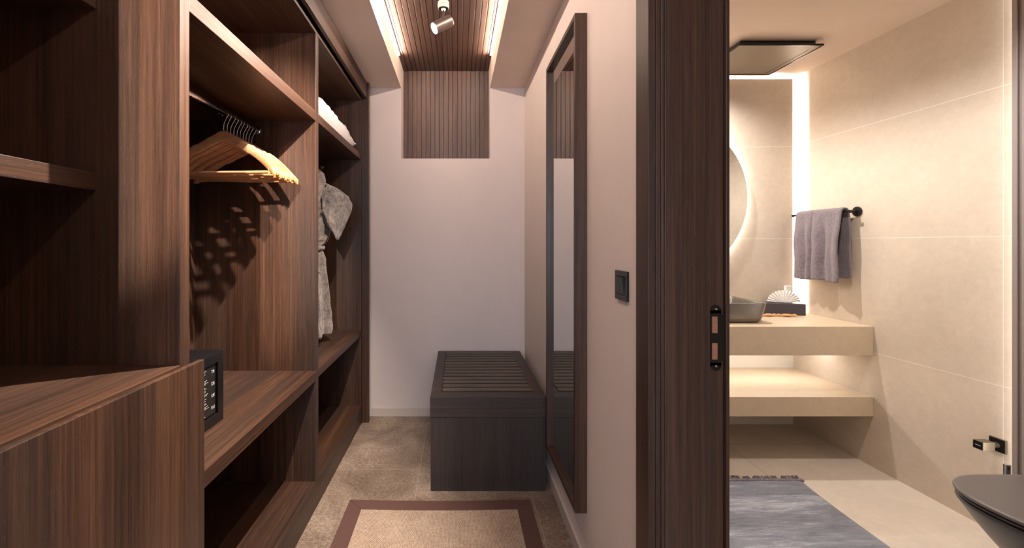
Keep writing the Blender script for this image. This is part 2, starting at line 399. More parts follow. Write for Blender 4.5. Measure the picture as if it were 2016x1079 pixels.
# ------------------------------------------------------------------ wardrobe
XF = -0.69            # front of panels
XBK = -1.28           # back
wr = thing('open_wardrobe', 'open walnut wardrobe with three bays, shelves and hanging rails along the left wall', 'wardrobe', (-0.98, 1.65, 0))
ZT = 2.33
D1 = (1.076, 1.113); D2 = (2.108, 2.148); DE = (3.10, 3.138); DN = (0.12, 0.157)
def part(name, b, mat, bev=0.0012, label=None): return obj(name, bx(*b), M[mat], wr, bev, label=label)
part('side_panel', [(XBK, XF, DN[0], DN[1], 0, 2.47)], 'woodZ')
part('divider', [(XBK, XF, D1[0], D1[1], 0.118, ZT)], 'woodZ')
part('divider', [(XBK, XF, D2[0], D2[1], 0.118, ZT)], 'woodZ')
part('divider', [(XBK, XF, 0.60, 0.637, 0.98, ZT)], 'woodZ')  # unseen divider, added so its edge shadows the near bay
part('side_panel', [(XBK, XF, DE[0], DE[1], 0, 2.47), (-0.70, -0.642, DE[1]-0.003, DE[1]+0.03, 0, 2.47)], 'woodZ')
part('back_panel', [(XBK-0.018, XBK, DN[0], DE[1], 0, 2.47)], 'woodZ')
part('top_panel', [(XBK, XF, DN[1], DE[0], ZT, ZT+0.02)], 'woodY')
part('fascia', [(-0.675, -0.655, DN[0], DE[1]+0.028, 2.352, 2.472), (XBK, -0.675, DN[0], DE[1], 2.452, 2.47)], 'woodY', 0.002)
part('plinth', [(XF-0.02, XF-0.003, D1[1]-0.03, DE[0], 0, 0.118)], 'woodY')
# shelves
part('shelf', [(XBK, XF, D1[1], D2[0], 1.899, 1.947)], 'woodY')
part('shelf', [(XBK, XF, D2[1], DE[0], 1.903, 1.945)], 'woodY')
part('shelf', [(XBK, XF, D1[1], D2[0], 0.632, 0.68)], 'woodY')
part('shelf', [(XBK, XF, D2[1], DE[0], 0.638, 0.68)], 'woodY')
part('bottom_panel', [(XBK, XF, D1[1], D2[0], 0.118, 0.14)], 'woodY')
part('bottom_panel', [(XBK, XF, D2[1], DE[0], 0.118, 0.14)], 'woodY')
# near bay: recessed shelves, worktop and the closed cabinet below
part('shelf', [(XBK, -0.90, 0.637, D1[0], 1.433, 1.477)], 'woodY')
part('shelf', [(XBK, -0.90, 0.637, D1[0], 1.885, 1.93)], 'woodY')
part('worktop', [(XBK, XF, DN[1], D1[0], 0.957, 0.9975)], 'woodY')
part('cabinet_door', [(-0.664, -0.65, DN[0], D1[1]-0.002, 0.06, 1.003)], 'woodZ', 0.0015)
part('filler_strip', [(-0.6895, -0.6645, DN[1], D1[0], 0.955, 0.984)], 'darkY')
part('cabinet_carcass', [(XBK, -0.674, DN[1], D1[0], 0.10, 0.955), (XBK, -0.676, DN[1], D1[1], 0, 0.099), (-0.674, -0.665, DN[1], D1[1]-0.003, 0.1, 0.95)], 'woodY')
def rail(y0, y1):
    bm = bmesh.new(); cyl(bm, (-0.98, y0, 1.852), (-0.98, y1, 1.852), 0.0125, n=28)
    r = obj('hanging_rail', bm, M['chrome'], wr, smooth=True, label='chrome hanging rail')
    for a, b in ((y0, y0+0.012), (y1-0.012, y1)):
        bm = bmesh.new(); cyl(bm, (-0.98, a, 1.852), (-0.98, b, 1.852), 0.024, n=28); obj('flange', bm, M['chrome'], r, 0.002)
rail(D1[1], D2[0]); rail(D2[1], DE[0])

# ------------------------------------------------------------------ hangers
HZ = 1.776
def hanger_mesh():
    bm = bmesh.new()
    N = 28; hw = 0.232; top = []; bot = []
    for i in range(N+1):
        s = -1 + 2*i/N; a = abs(s); x = s*hw
        zt = 0.0 - 0.012*min(1, a/0.12)**2 if a < 0.12 else -0.012 - (a-0.12)**1.05*0.158/0.88**1.05
        if a > 0.12: zt += 0.016*math.sin((a-0.12)/0.88*PI)*(0.6 if a < 0.5 else 1.0)
        th = 0.046 - 0.012*a
        if a > 0.93: th *= 1 - 0.25*((a-0.93)/0.07)
        zb = zt - th
        top.append((x, zt)); bot.append((x, zb))
    rings = []
    for (x, zt), (_, zb) in zip(top, bot):
        yo = -0.030*(abs(x)/hw)**2.0      # ends bow forward
        t = 0.0052 + 0.0018*(abs(x)/hw)
        zm = (zt+zb)/2; hz = (zt-zb)/2; r = []
        for k in range(12):
            an = 2*PI*k/12; cx, cz = math.cos(an), math.sin(an)
            sx = math.copysign(abs(cx)**0.45, cx); sz = math.copysign(abs(cz)**0.45, cz)
            r.append(Vector((x, yo + t*sx, zm + hz*sz)))
        rings.append(r)
    loft(bm, rings)
    return bm
def make_hanger(label, group):
    r = thing('wooden_hanger', label, 'hanger', (0, 0, 0), group)
    obj('shoulder_bar', hanger_mesh(), M['hangerwood'], r, smooth=True)
    bm = bmesh.new(); tube(bm, [(-0.205, -0.022, -0.178), (-0.1, -0.024, -0.180), (0, -0.024, -0.181), (0.1, -0.024, -0.180), (0.205, -0.022, -0.178)], 0.0062, 12)
    for s in (-1, 1): box(bm, s*0.205-0.006, s*0.205+0.006, -0.029, -0.017, -0.186, -0.160)
    obj('trouser_bar', bm, M['hangerwood'], r, smooth=False)
    bm = bmesh.new(); R = 0.0205; cz = 1.852+0.0125+0.0016-R-HZ
    pts = [(0, 0, -0.01), (0, 0, 0.012), (0.001, 0, 0.028)]
    pts += [(0.004, 0, 0.034), (0.012, 0, cz-0.018)]
    for k in range(0, 17):
        a = math.radians(-42 + k*222/16); pts.append((R*math.cos(a), 0, cz + R*math.sin(a)))
    tube(bm, pts, 0.0016, 8)
    obj('hook', bm, M['chrome'], r, smooth=True)
    return r
def copy_tree(o, loc, rz, label, group):
    r = o.copy(); C.objects.link(r); r.location = loc; r.rotation_euler = (0, rz*0.55, rz); r['label'] = label
    if group: r['group'] = group
    for ch in list(o.children):
        c = ch.copy(); C.objects.link(c); c.parent = r
    return r
ORD = ['nearest', 'second', 'third', 'fourth', 'fifth', 'sixth', 'seventh', 'eighth', 'ninth', 'tenth']
GH = 'wooden hangers on the wardrobe rail'
rot = [0.00, -0.030, 0.035, 0.005, 0.04, -0.02, 0.03, -0.045, -0.02, 0.03]
hy = [1.812+0.0275*i for i in range(10)]
proto = None
for i in range(10):
    if i == 0: lb = 'light wooden hanger nearest the camera in the row on the chrome rail'
    elif i == 9: lb = 'light wooden hanger at the far end of the row, closest to the divider'
    else: lb = 'light wooden hanger, %s from the front in the row on the rail' % ORD[i]
    if proto is None:
        proto = make_hanger(lb, GH); proto.location = (-0.98, hy[0], HZ)
    else: copy_tree(proto, (-0.98, hy[i], HZ), rot[i], lb, GH)
copy_tree(proto, (-0.98, 2.31, HZ), 0.02, 'empty wooden hanger peeking past the divider in the bathrobe bay', GH)
copy_tree(proto, (-0.98, 2.72, HZ), 0.0, 'wooden hanger inside the shoulders of the grey bathrobe', GH)

# ------------------------------------------------------------------ bathrobe
RY = 2.72
rb = thing('bathrobe', 'grey plush bathrobe with tied belt hanging in the far wardrobe bay', 'bathrobe', (-0.98, RY, 0.72))
def oval(cx, cy, z, rx, ry, fold=0.0, ph=0.0, n=56, tilt=0.0, k=9):
    r = []
    for i in range(n):
        a = 2*PI*i/n
        f = 1 + fold*math.sin(k*a+ph) + fold*0.6*math.sin((k*2+1)*a+ph*2.1)
        x = cx + rx*math.copysign(abs(math.cos(a))**0.85, math.cos(a))*f
        r.append(Vector((x, cy + ry*math.sin(a)*f, z + tilt*(x-cx))))
    return r
def interp(keys, n):
    out = []
    n = int(n*1.6)
    for i in range(n):
        u = i/(n-1)*(len(keys)-1); j = min(int(u), len(keys)-2); f = u-j; f = f*f*(3-2*f)
        out.append([a+(b-a)*f for a, b in zip(keys[j], keys[j+1])])
    return out
bm = bmesh.new()
# z, cx, rx, ry, fold
keys = [(1.725, -0.98, 0.05, 0.045, 0.02), (1.70, -0.98, 0.11, 0.065, 0.03), (1.665, -0.98, 0.190, 0.075, 0.04), (1.60, -0.98, 0.215, 0.085, 0.05), (1.45, -0.98, 0.200, 0.09, 0.09), (1.32, -0.985, 0.155, 0.085, 0.10), (1.265, -0.99, 0.135, 0.078, 0.08), (1.20, -0.985, 0.150, 0.085, 0.10), (1.0, -0.98, 0.165, 0.09, 0.10), (0.80, -0.975, 0.175, 0.095, 0.11), (0.735, -0.975, 0.172, 0.092, 0.12)]
rings = [oval(cx, RY, z, rx, ry, fo, ph=z*3.0) for z, cx, rx, ry, fo in interp(keys, 60)]
loft(bm, rings)
def folds(bm, amp, fx, slope, ph=0.0):
    for v in bm.verts:
        q = v.co.x*fx + v.co.z*slope + ph + 1.2*noise.noise(v.co*7)
        v.co.y -= amp*((1-abs(math.sin(q)))**1.3 - 0.4)*(1 if v.co.y < 2.72 else -0.6)
def disp(bm, amp, s, seed=0):
    for v in bm.verts:
        d = noise.noise_vector(v.co*s + Vector((seed, seed*2, 0)))
        v.co += d*amp
folds(bm, 0.030, 46, 5); disp(bm, 0.010, 14); disp(bm, 0.004, 45)
obj('body', bm, M['robe'], rb, smooth=True, subsurf=1)
for s in (1, -1):
    bm = bmesh.new()
    keys = [(1.668, 0.170, 0.012, 0.03, 0.02), (1.652, 0.195, 0.030, 0.042, 0.03), (1.625, 0.205, 0.060, 0.052, 0.04), (1.59, 0.222, 0.085, 0.056, 0.05), (1.55, 0.235, 0.094, 0.056, 0.05), (1.49, 0.226, 0.090, 0.056, 0.06), (1.43, 0.228, 0.062, 0.052, 0.06), (1.38, 0.236, 0.034, 0.042, 0.06), (1.34, 0.240, 0.010, 0.030, 0.04), (1.325, 0.241, 0.004, 0.02, 0.02)]
    rings = [oval(-0.98 + s*cx, RY-0.045, z, rx, ry, fo, ph=z*9+s, k=6) for z, cx, rx, ry, fo in interp(keys, 34)]
    loft(bm, rings); folds(bm, 0.030, 40, -16*s, 1.0); disp(bm, 0.005, 20, 3+s); disp(bm, 0.003, 48, 1)
    obj('sleeve', bm, M['robe'], rb, smooth=True, subsurf=1)
# shawl collar
bm = bmesh.new()
for s in (1, -1):
    pts = [(-0.98+s*0.03, RY+0.03, 1.76), (-0.98+s*0.10, RY-0.01, 1.745), (-0.98+s*0.145, RY-0.05, 1.70), (-0.98+s*0.125, RY-0.085, 1.60), (-0.98+s*0.07, RY-0.10, 1.45), (-0.98+s*0.02, RY-0.10, 1.30)]
    tube(bm, [Vector(p) for p in pts], [0.03, 0.036, 0.036, 0.032, 0.027, 0.02], 14)
disp(bm, 0.008, 25, 5)
obj('collar', bm, M['robe'], rb, smooth=True, subsurf=1)
# belt with hanging ends
bm = bmesh.new()
ring = oval(-0.985, RY, 1.272, 0.15, 0.095, 0.02, n=40)
for o_ in (0,):
    lo = [Vector((p.x, p.y, 1.255)) for p in ring]; hi = [Vector((p.x, p.y, 1.293)) for p in ring]
    inn = oval(-0.985, RY, 1.272, 0.13, 0.075, 0.02, n=40)
    il = [Vector((p.x, p.y, 1.26)) for p in inn]; ih = [Vector((p.x, p.y, 1.288)) for p in inn]
    vs = loft(bm, [il, lo, hi, ih], False, False)
tube(bm, [(-0.90, RY-0.10, 1.27), (-0.872, RY-0.125, 1.24), (-0.855, RY-0.13, 1.16), (-0.826, RY-0.125, 1.115), (-0.86, RY-0.12, 1.13), (-0.90, RY-0.115, 1.17)], [0.016, 0.02, 0.02, 0.014, 0.016, 0.012], 12)
tube(bm, [(-0.90, RY-0.11, 1.27), (-0.885, RY-0.13, 1.15), (-0.875, RY-0.135, 1.0), (-0.868, RY-0.14, 0.88), (-0.84, RY-0.14, 0.78), (-0.815, RY-0.145, 0.725)], [0.018, 0.02, 0.019, 0.02, 0.022, 0.02], 12)
disp(bm, 0.005, 40, 8)
obj('belt', bm, M['robe'], rb, smooth=True, subsurf=1)

# ------------------------------------------------------------------ pillow on the upper shelf
def pillow(bm, cx, cy, z0, lx, ly, h):
    N, K = 48, 32; grid = {}
    for side in (1, -1):
        for i in range(N+1):
            for j in range(K+1):
                u, v = -1+2*i/N, -1+2*j/K
                e = max(0, (1-abs(u)**4))**0.5 * max(0, (1-abs(v)**4))**0.5
                edge = 1-0.06*(1-abs(u)**2)*abs(v)**4
                x = cx + v*lx/2*(1-0.05*(1-abs(u)**4)*abs(v)**3); y = cy + u*ly/2*edge
                prof = 1.0 if u < 0.1 else 1.0 - 0.28*((u-0.1)/0.9)
                hh = h*e*prof
                wr_ = 0.010*noise.noise(Vector((u*3.1, v*4, side)))+0.006*noise.noise(Vector((u*9, v*11, 3*side)))
                wr_ += 0.007*math.sin(u*38+2*v)*abs(v)**5
                z = z0 + h*0.46*(1 - 0.35*max(0, u)) + (hh*0.54 + 2.6*wr_*min(1, e*3))*side if side > 0 else z0 + h*0.46*(1-0.35*max(0, u))*(1-min(1, e*1.7))+0.002
                grid[side, i, j] = bm.verts.new((x, y, z)) if (side > 0 or (0 < i < N and 0 < j < K)) else grid[1, i, j]
    for side in (1, -1):
        for i in range(N):
            for j in range(K):
                q = [grid[side, i, j], grid[side, i+1, j], grid[side, i+1, j+1], grid[side, i, j+1]]
                bm.faces.new(q if side > 0 else q[::-1])
bm = bmesh.new(); pillow(bm, -0.93, 2.59, 1.946, 0.47, 0.84, 0.16)
o = obj('pillow', bm, M['pillow'], smooth=True, subsurf=1, pivot=(-0.93, 2.59, 1.946))
tag(o, 'white crumpled pillow lying on the upper shelf of the far wardrobe bay', 'pillow')

# ------------------------------------------------------------------ safe
SX0, SX1, SY0, SY1, SZ0, SZ1 = -1.17, -0.828, 1.13, 1.53, 0.6805, 0.925
sf = thing('safe', 'black electronic room safe with printed instructions on the wardrobe shelf', 'safe', ((SX0+SX1)/2, (SY0+SY1)/2, SZ0))
fr = 0.034
obj('body', bx((SX0, SX1-0.012, SY0, SY1, SZ0, SZ1), (SX1-0.013, SX1, SY0, SY1, SZ0, SZ0+fr), (SX1-0.013, SX1, SY0, SY1, SZ1-fr, SZ1), (SX1-0.013, SX1, SY0, SY0+fr, SZ0+fr, SZ1-fr), (SX1-0.013, SX1, SY1-fr, SY1, SZ0+fr, SZ1-fr)), M['black'], sf, 0.0012)
door = obj('door', bx((SX1-0.012, SX1-0.006, SY0+fr+0.003, SY1-fr-0.003, SZ0+fr+0.003, SZ1-fr-0.003)), M['black'], sf, 0.001)
xl = SX1-0.0058
ly0, ly1, lz0, lz1 = 1.395, 1.485, SZ0+fr+0.008, SZ1-fr-0.006
lab = obj('instruction_label', bx((xl-0.0004, xl+0.0002, ly0, ly1, lz0, lz1)), M['label'], door)
bm = bmesh.new(); rr = random.Random(3)
hh = (lz1-lz0)/4
for q in range(4):
    zt = lz1-0.004-q*hh; k = 0
    while k < 11:
        z = zt-k*0.0036; ln = rr.uniform(0.3, 0.98)*(0.055 if k < 3 else 0.042)
        if k not in (3, 7): box(bm, xl+0.0002, xl+0.0004, ly0+0.003, ly0+0.003+ln, z-0.0011, z)
        k += 1
obj('printed_lines', bm, M['print'], lab)
def text_obj(s, size, loc, rot, mat, parent, name='lettering', ext=0.0002, ax='LEFT'):
    cu = bpy.data.curves.new('tmp', 'FONT'); cu.body = s; cu.size = size; cu.extrude = ext; cu.align_x = ax
    to = bpy.data.objects.new('tmp', cu); C.objects.link(to)
    me = bpy.data.meshes.new_from_object(to.evaluated_get(bpy.context.evaluated_depsgraph_get()))
    bpy.data.objects.remove(to); bpy.data.curves.remove(cu)
    me.transform(Matrix.Translation(Vector(loc)-org(parent)) @ rot.to_4x4()); me.materials.clear(); me.materials.append(mat); me.name = name
    o = bpy.data.objects.new(name, me); C.objects.link(o); o.parent = parent; return o
RX = Matrix(((0, 0, 1), (1, 0, 0), (0, 1, 0)))     # text reads along +Y, faces +X
for q, s in enumerate(('TR', 'DE', 'UK', 'RU')):
    text_obj(s, 0.0155, (xl+0.0004, ly1-0.021, lz1-0.026-q*hh), RX, M['print'], lab)
kb = bmesh.new(); cyl(kb, (SX1-0.006, 1.362, 0.752), (SX1+0.012, 1.362, 0.752), 0.013, 0.011, 24)
obj('knob', kb, M['brass'], door, 0.001)
kb = bmesh.new(); cyl(kb, (SX1-0.006, 1.372, 0.772), (SX1+0.006, 1.372, 0.772), 0.0045, 0.0045, 18)
obj('key_button', kb, M['chrome'], door, 0.001)
bm = bmesh.new()
box(bm, SX1-0.006, SX1-0.003, 1.25, 1.33, 0.80, 0.87)
obj('keypad', bm, M['label'], door, 0.001)
# small things on the safe
bm = bmesh.new(); bmesh.ops.create_uvsphere(bm, u_segments=28, v_segments=18, radius=1.0)
for v in bm.verts:
    v.co = Vector((-0.862 + v.co.x*0.020, 1.335 + v.co.y*0.034, SZ1+0.0135 + v.co.z*0.014)) + 0.0015*noise.noise_vector(v.co*2)
o = obj('pebble', bm, M['stone'], smooth=True, pivot=(-0.862, 1.335, SZ1)); tag(o, 'rounded greyish object lying on the near edge of the safe', 'ornament')
bm = bmesh.new()
prism(bm, [(-0.98, 1.30), (-0.895, 1.30), (-0.885, 1.395), (-0.955, 1.41)], lambda x, y: Vector((x, y, SZ1+0.0005+max(0, (x+0.96)*0.12))), lambda x, y: Vector((x, y, SZ1+0.0022+max(0, (x+0.96)*0.12))))
o = obj('paper_card', bm, M['white'], pivot=(-0.93, 1.35, SZ1)); tag(o, 'white paper card lying on top of the black safe', 'card')

# ------------------------------------------------------------------ spotlights
def spotlight(i, label):
    ln = Vector(LENS[i]); d = Vector(SDIR[i]).normalized()
    mx, my = -0.077, ln.y+0.055
    if i > 0: mx, my = ln.x - d.x*0.05, ln.y - d.y*0.05
    r = thing('ceiling_spotlight', label, 'spotlight', (mx, my, ZW), 'ceiling spotlights')
    bm = bmesh.new(); cyl(bm, (mx, my, ZW-0.0005), (mx, my, ZW-0.016), 0.031, n=36); cyl(bm, (mx, my, ZW-0.016), (mx, my, ZW-0.019), 0.033, n=36); cyl(bm, (mx, my, ZW-0.019), (mx, my, ZW-0.038), 0.031, n=36)
    mo = obj('mount', bm, M['spotwhite'], r, 0.0015)
    bm = bmesh.new(); cyl(bm, (mx, my, ZW-0.0375), (mx, my, ZW-0.0395), 0.026, n=30); obj('mount_plate', bm, M['black'], mo)
    back = ln - d*0.112; cen = ln - d*0.06
    bm = bmesh.new(); cyl(bm, (mx, my, ZW-0.036), (mx, my, ZW-0.052), 0.014, 0.008, 24); cyl(bm, (mx, my, ZW-0.045), (cen.x, cen.y, cen.z+0.02), 0.0065, n=18)
    obj('stem', bm, M['steel'], r, smooth=False)
    u = d.orthogonal().normalized(); w = d.cross(u); n = 44
    bm = bmesh.new()
    prof = [(0.002, 0.022), (0.0, 0.0285), (0.0, 0.031), (-0.002, 0.0318), (-0.108, 0.0318), (-0.112, 0.029), (-0.112, 0.006)]
    rings = [[ln + d*a + (u*math.cos(2*PI*k/n)+w*math.sin(2*PI*k/n))*rad for k in range(n)] for a, rad in [(-0.012, 0.022)] + prof[1:]]
    loft(bm, rings)
    obj('lamp_body', bm, M['spotgrey'], r, smooth=False, bevel=0.0008)
    bm = bmesh.new(); rings = [[ln + d*a + (u*math.cos(2*PI*k/n)+w*math.sin(2*PI*k/n))*rad for k in range(n)] for a, rad in ((-0.004, 0.0275), (0.001, 0.0275), (0.0025, 0.018), (0.003, 0.004))]
    loft(bm, rings); obj('lens', bm, M['lens'], r)
spotlight(0, 'grey cylinder spotlight hanging from the slatted ceiling, lamp glowing to the left')
spotlight(1, 'grey ceiling spotlight above the hangers, second from the back wall')
spotlight(2, 'grey ceiling spotlight at the entrance end of the slatted ceiling, third from the back wall')

# ------------------------------------------------------------------ framed mirror
MY0, MY1, MZ0, MZ1, MXF = 1.693, 2.245, 0.242, 2.206, 0.462
mr = thing('wall_mirror', 'tall wall mirror in a deep walnut frame on the right corridor wall', 'mirror', (XR, (MY0+MY1)/2, MZ0))
fw = 0.020
def mframe(name, y0, y1, z0, z1, mat): obj(name, bx((MXF, XR, y0, y1, z0, z1)), M[mat], mr, 0.0012)
fo = [( 'frame_stile', MY0, MY0+fw, MZ0, MZ1, 'woodZ'), ('frame_stile', MY1-fw, MY1, MZ0, MZ1, 'woodZ'), ('frame_rail', MY0+fw, MY1-fw, MZ0, MZ0+fw, 'woodY'), ('frame_rail', MY0+fw, MY1-fw, MZ1-fw, MZ1, 'woodY')]
for f in fo: mframe(*f)
obj('mirror_glass', bx((MXF+0.018, MXF+0.022, MY0+fw, MY1-fw, MZ0+fw, MZ1-fw)), M['mirror'], mr)

# ------------------------------------------------------------------ light switch
sw = thing('light_switch', 'black double rocker light switch on the white corridor wall', 'light switch', (XR, 1.33, 1.13))
SZa, SZb, SYa, SYb = 1.127, 1.217, 1.280, 1.372
obj('frame', bx((XR-0.009, XR, SYa, SYb, SZa, SZa+0.017), (XR-0.009, XR, SYa, SYb, SZb-0.017, SZb), (XR-0.009, XR, SYa, SYa+0.017, SZa+0.017, SZb-0.017), (XR-0.009, XR, SYb-0.017, SYb, SZa+0.017, SZb-0.017), (XR-0.005, XR, SYa+0.01, SYb-0.01, SZa+0.01, SZb-0.01)), M['black'], sw, 0.0012)
ym = (SYa+SYb)/2
for a, b in ((SYa+0.018, ym-0.0006), (ym+0.0006, SYb-0.018)):
    bm = bmesh.new()
    prism(bm, [(XR-0.004, SZa+0.018), (XR-0.009, SZa+0.018), (XR-0.016, SZb-0.018), (XR-0.004, SZb-0.018)], lambda x, z, a=a: Vector((x, a, z)), lambda x, z, b=b: Vector((x, b, z)))
    obj('rocker', bm, M['black'], sw, 0.0008)

# ------------------------------------------------------------------ luggage bench
BX0_, BX1_, BY0_, BY1_ = -0.141, 0.468, 2.264, 3.235
bn = thing('luggage_bench', 'dark wooden luggage bench with slatted top against the back wall', 'bench', ((BX0_+BX1_)/2, (BY0_+BY1_)/2, 0))
e = 0.018
obj('front_panel', bx((BX0_+0.002, BX1_-0.002, BY0_+0.004, BY0_+e, 0.0, 0.386)), M['benchZ'], bn, 0.001)
obj('back_panel', bx((BX0_+0.002, BX1_-0.002, BY1_-e, BY1_, 0.0, 0.386)), M['benchZ'], bn, 0.001)
for x0, x1 in ((BX0_+0.002, BX0_+e), (BX1_-e, BX1_-0.002)): obj('side_panel', bx((x0, x1, BY0_+e, BY1_-e, 0.0, 0.386)), M['benchZ'], bn, 0.001)
tz0, tz1 = 0.389, 0.497; bw = 0.058
obj('top_frame', bx((BX0_, BX1_, BY0_, BY0_+bw+0.02, tz0, tz1), (BX0_, BX1_, BY1_-bw*0.7, BY1_, tz0, tz1), (BX0_, BX0_+bw, BY0_+bw+0.02, BY1_-bw*0.7, tz0, tz1), (BX1_-bw, BX1_, BY0_+bw+0.02, BY1_-bw*0.7, tz0, tz1)), M['benchX'], bn, 0.002)
bm = bmesh.new(); n = 13; a, b = BY0_+bw+0.02, BY1_-bw*0.7; pp = (b-a)/n
bb_ = bx((BX0_+bw, BX1_-bw, a, b, tz0, tz1-0.02)); obj('slat_base', bb_, M['shade'], bn)  # near-black base colour paints the shade in the gaps between slats
for i in range(n): box(bm, BX0_+bw+0.001, BX1_-bw-0.001, a+i*pp+0.016, a+(i+1)*pp-0.008, tz1-0.0205, tz1+0.004)
M['benchslat'] = wood('bench_slat', 'X', srgb(66, 56, 46), srgb(84, 72, 60), srgb(104, 90, 76), rough=0.4)
obj('slatted_top', bm, M['benchslat'], bn, 0.003, label='raised slats of the bench top')

# ------------------------------------------------------------------ sisal rug
def wav(x): return 0.012*((x+0.085)/0.45)**2
def rug(bm, x0, x1, y0, y1, z0, z1, bowy=False, n=24):
    top = []; 
    for i in range(n+1):
        x = x0+(x1-x0)*i/n; top.append((x, y1 + (wav(x)-0.012 if bowy else 0)))
    pts = [(x0, y0)] + top + [(x1, y0)]
    pts = [(x0, y0)] + top + [(x1, y0)]
    prism(bm, pts, lambda x, y: Vector((x, y, z0)), lambda x, y: Vector((x, y, z1)))
rg = thing('sisal_rug', 'herringbone sisal rug with brown fabric border on the stone floor', 'rug', (-0.085, 1.5, 0))
bm = bmesh.new(); rug(bm, -0.47, 0.30, 0.87, 2.105, 0.0005, 0.0095, True)
obj('sisal_field', bm, M['sisal'], rg)
bw_ = 0.074
def strip(pts):
    bm = bmesh.new(); prism(bm, pts, lambda x, y: Vector((x, y, 0.0003)), lambda x, y: Vector((x, y, 0.0125))); return bm
xo0, xo1, yo0, yo1 = -0.54, 0.367, 0.80, 2.175
out = [(xo0+(xo1-xo0)*i/24, yo1+wav(xo0+(xo1-xo0)*i/24)-0.012) for i in range(25)]
inn = [(xo0+bw_+(xo1-xo0-2*bw_)*i/24, yo1-bw_+wav(xo0+bw_+(xo1-xo0-2*bw_)*i/24)-0.012) for i in range(25)]
obj('border', strip(out+inn[::-1]), M['border'], rg, 0.002)
g = 0.0012
obj('border', strip([(xo0, yo0), (xo0, out[0][1]-g), (xo0+bw_, inn[0][1]-g), (xo0+bw_, yo0+bw_)]), M['border'], rg, 0.002)
obj('border', strip([(xo1, yo0), (xo1, out[-1][1]-g), (xo1-bw_, inn[-1][1]-g), (xo1-bw_, yo0+bw_)]), M['border'], rg, 0.002)
obj('border', strip([(xo0+g, yo0), (xo0+bw_+g, yo0+bw_), (xo1-bw_-g, yo0+bw_), (xo1-g, yo0)]), M['border'], rg, 0.002)

# ------------------------------------------------------------------ vanity: counter and shelf
o = obj('vanity_counter', bx((0.713, BX1-0.001, 2.508, PY0-0.001, 0.651, 0.819)), M['tile_plain'], bevel=0.0015, pivot=(1.56, 2.8, 0.651)); tag(o, 'thick beige tiled vanity counter carrying the basin', 'counter')
o = obj('lower_shelf', bx((0.713, BX1-0.001, 2.508, BYB-0.001, 0.297, 0.409)), M['tile_plain'], bevel=0.0015, pivot=(1.56, 2.8, 0.297)); tag(o, 'beige tiled shelf below the vanity counter', 'shelf')
led(0.75, 2.40, 2.832, 2.848, 0.6435, 0.6508, 'white light strip under the vanity counter', M['ledw'])
struct('trim_3', bx((0.713, BX1-0.001, PY0, BYB-0.001, 0.651, 0.80)), M['tile_plain'])

# basin
bs = thing('vessel_basin', 'dark bronze rectangular vessel basin on the beige counter', 'basin', (1.64, 2.79, 0.8195))
def rrect(cx, cy, hx, hy_, r, z, n=8):
    r = min(r, hx, hy_); pts = []
    for qx, qy, a0 in ((1, 1, 0), (-1, 1, 90), (-1, -1, 180), (1, -1, 270)):
        for k in range(n+1):
            a = math.radians(a0+90*k/n); pts.append(Vector((cx+qx*(hx-r)+r*math.cos(a), cy+qy*(hy_-r)+r*math.sin(a), z)))
    return pts
bcx, bcy, bhx, bhy = 1.617, 2.785, 0.265, 0.192
z = 0.8195
prof = [(0.050, z), (0.024, z+0.004), (0.016, z+0.02), (0.004, z+0.09), (0.0, z+0.116), (0.0, z+0.122), (0.004, z+0.124), (0.012, z+0.122), (0.016, z+0.112), (0.030, z+0.05), (0.06, z+0.022), (0.12, z+0.018)]
bm = bmesh.new(); loft(bm, [rrect(bcx, bcy, bhx-i, bhy-i, 0.05, zz) for i, zz in prof])
obj('bowl', bm, M['basin'], bs, smooth=True, subsurf=1)
bm = bmesh.new(); cyl(bm, (bcx, bcy, z+0.0185), (bcx, bcy, z+0.024), 0.028, n=30); obj('drain', bm, M['blackmetal'], bs, 0.001)

# tissue box and fan
TX, TY = 2.2175, 2.949
tb = thing('tissue_box', 'dark tissue box behind the basin with a fan-folded tissue', 'tissue box', (TX, TY, 0.8197))
obj('box', bx((TX-0.125, TX+0.125, TY-0.037, TY+0.037, 0.8197, 0.897)), M['tissuebox'], tb, 0.006, seg=3)
obj('slot', bx((TX-0.07, TX+0.07, TY-0.008, TY+0.008, 0.8965, 0.8975)), M['shade'], tb)
tb.rotation_euler.z = math.radians(-18)
bm = bmesh.new(); cxf, cyf, czf = TX+0.01, TY-0.004, 0.898; nn = 28; prev = None
vv = []
for layer, (yo, R) in enumerate(((0, 0.098), (0.008, 0.092))):
    rows = []
    for k in range(nn+1):
        a = math.radians(5 + 170*k/nn); zig = (0.0055 if k % 2 else -0.0055)
        Rk = R*(1.0 if k % 2 else 0.97)
        row = []
        for q in (0.06, 0.35, 0.7, 1.0):
            row.append(bm.verts.new((cxf + Rk*1.0*q*math.cos(a), cyf + yo + zig*q, czf + 0.88*Rk*q*math.sin(a)+0.001)))
        rows.append(row)
    for a_, b_ in zip(rows, rows[1:]):
        for q in range(3): bm.faces.new([a_[q], a_[q+1], b_[q+1], b_[q]])
o = obj('tissue', bm, M['white'], tb)
m = o.modifiers.new('s', 'SOLIDIFY'); m.thickness = 0.0012
bm = bmesh.new(); box(bm, 2.283, 2.322, 2.995, 3.018, 0.8197, 1.008)
o = obj('carton', bm, M['white'], bevel=0.002, pivot=(2.30, 3.006, 0.8197)); tag(o, 'slim white carton standing behind the tissue fan', 'box')
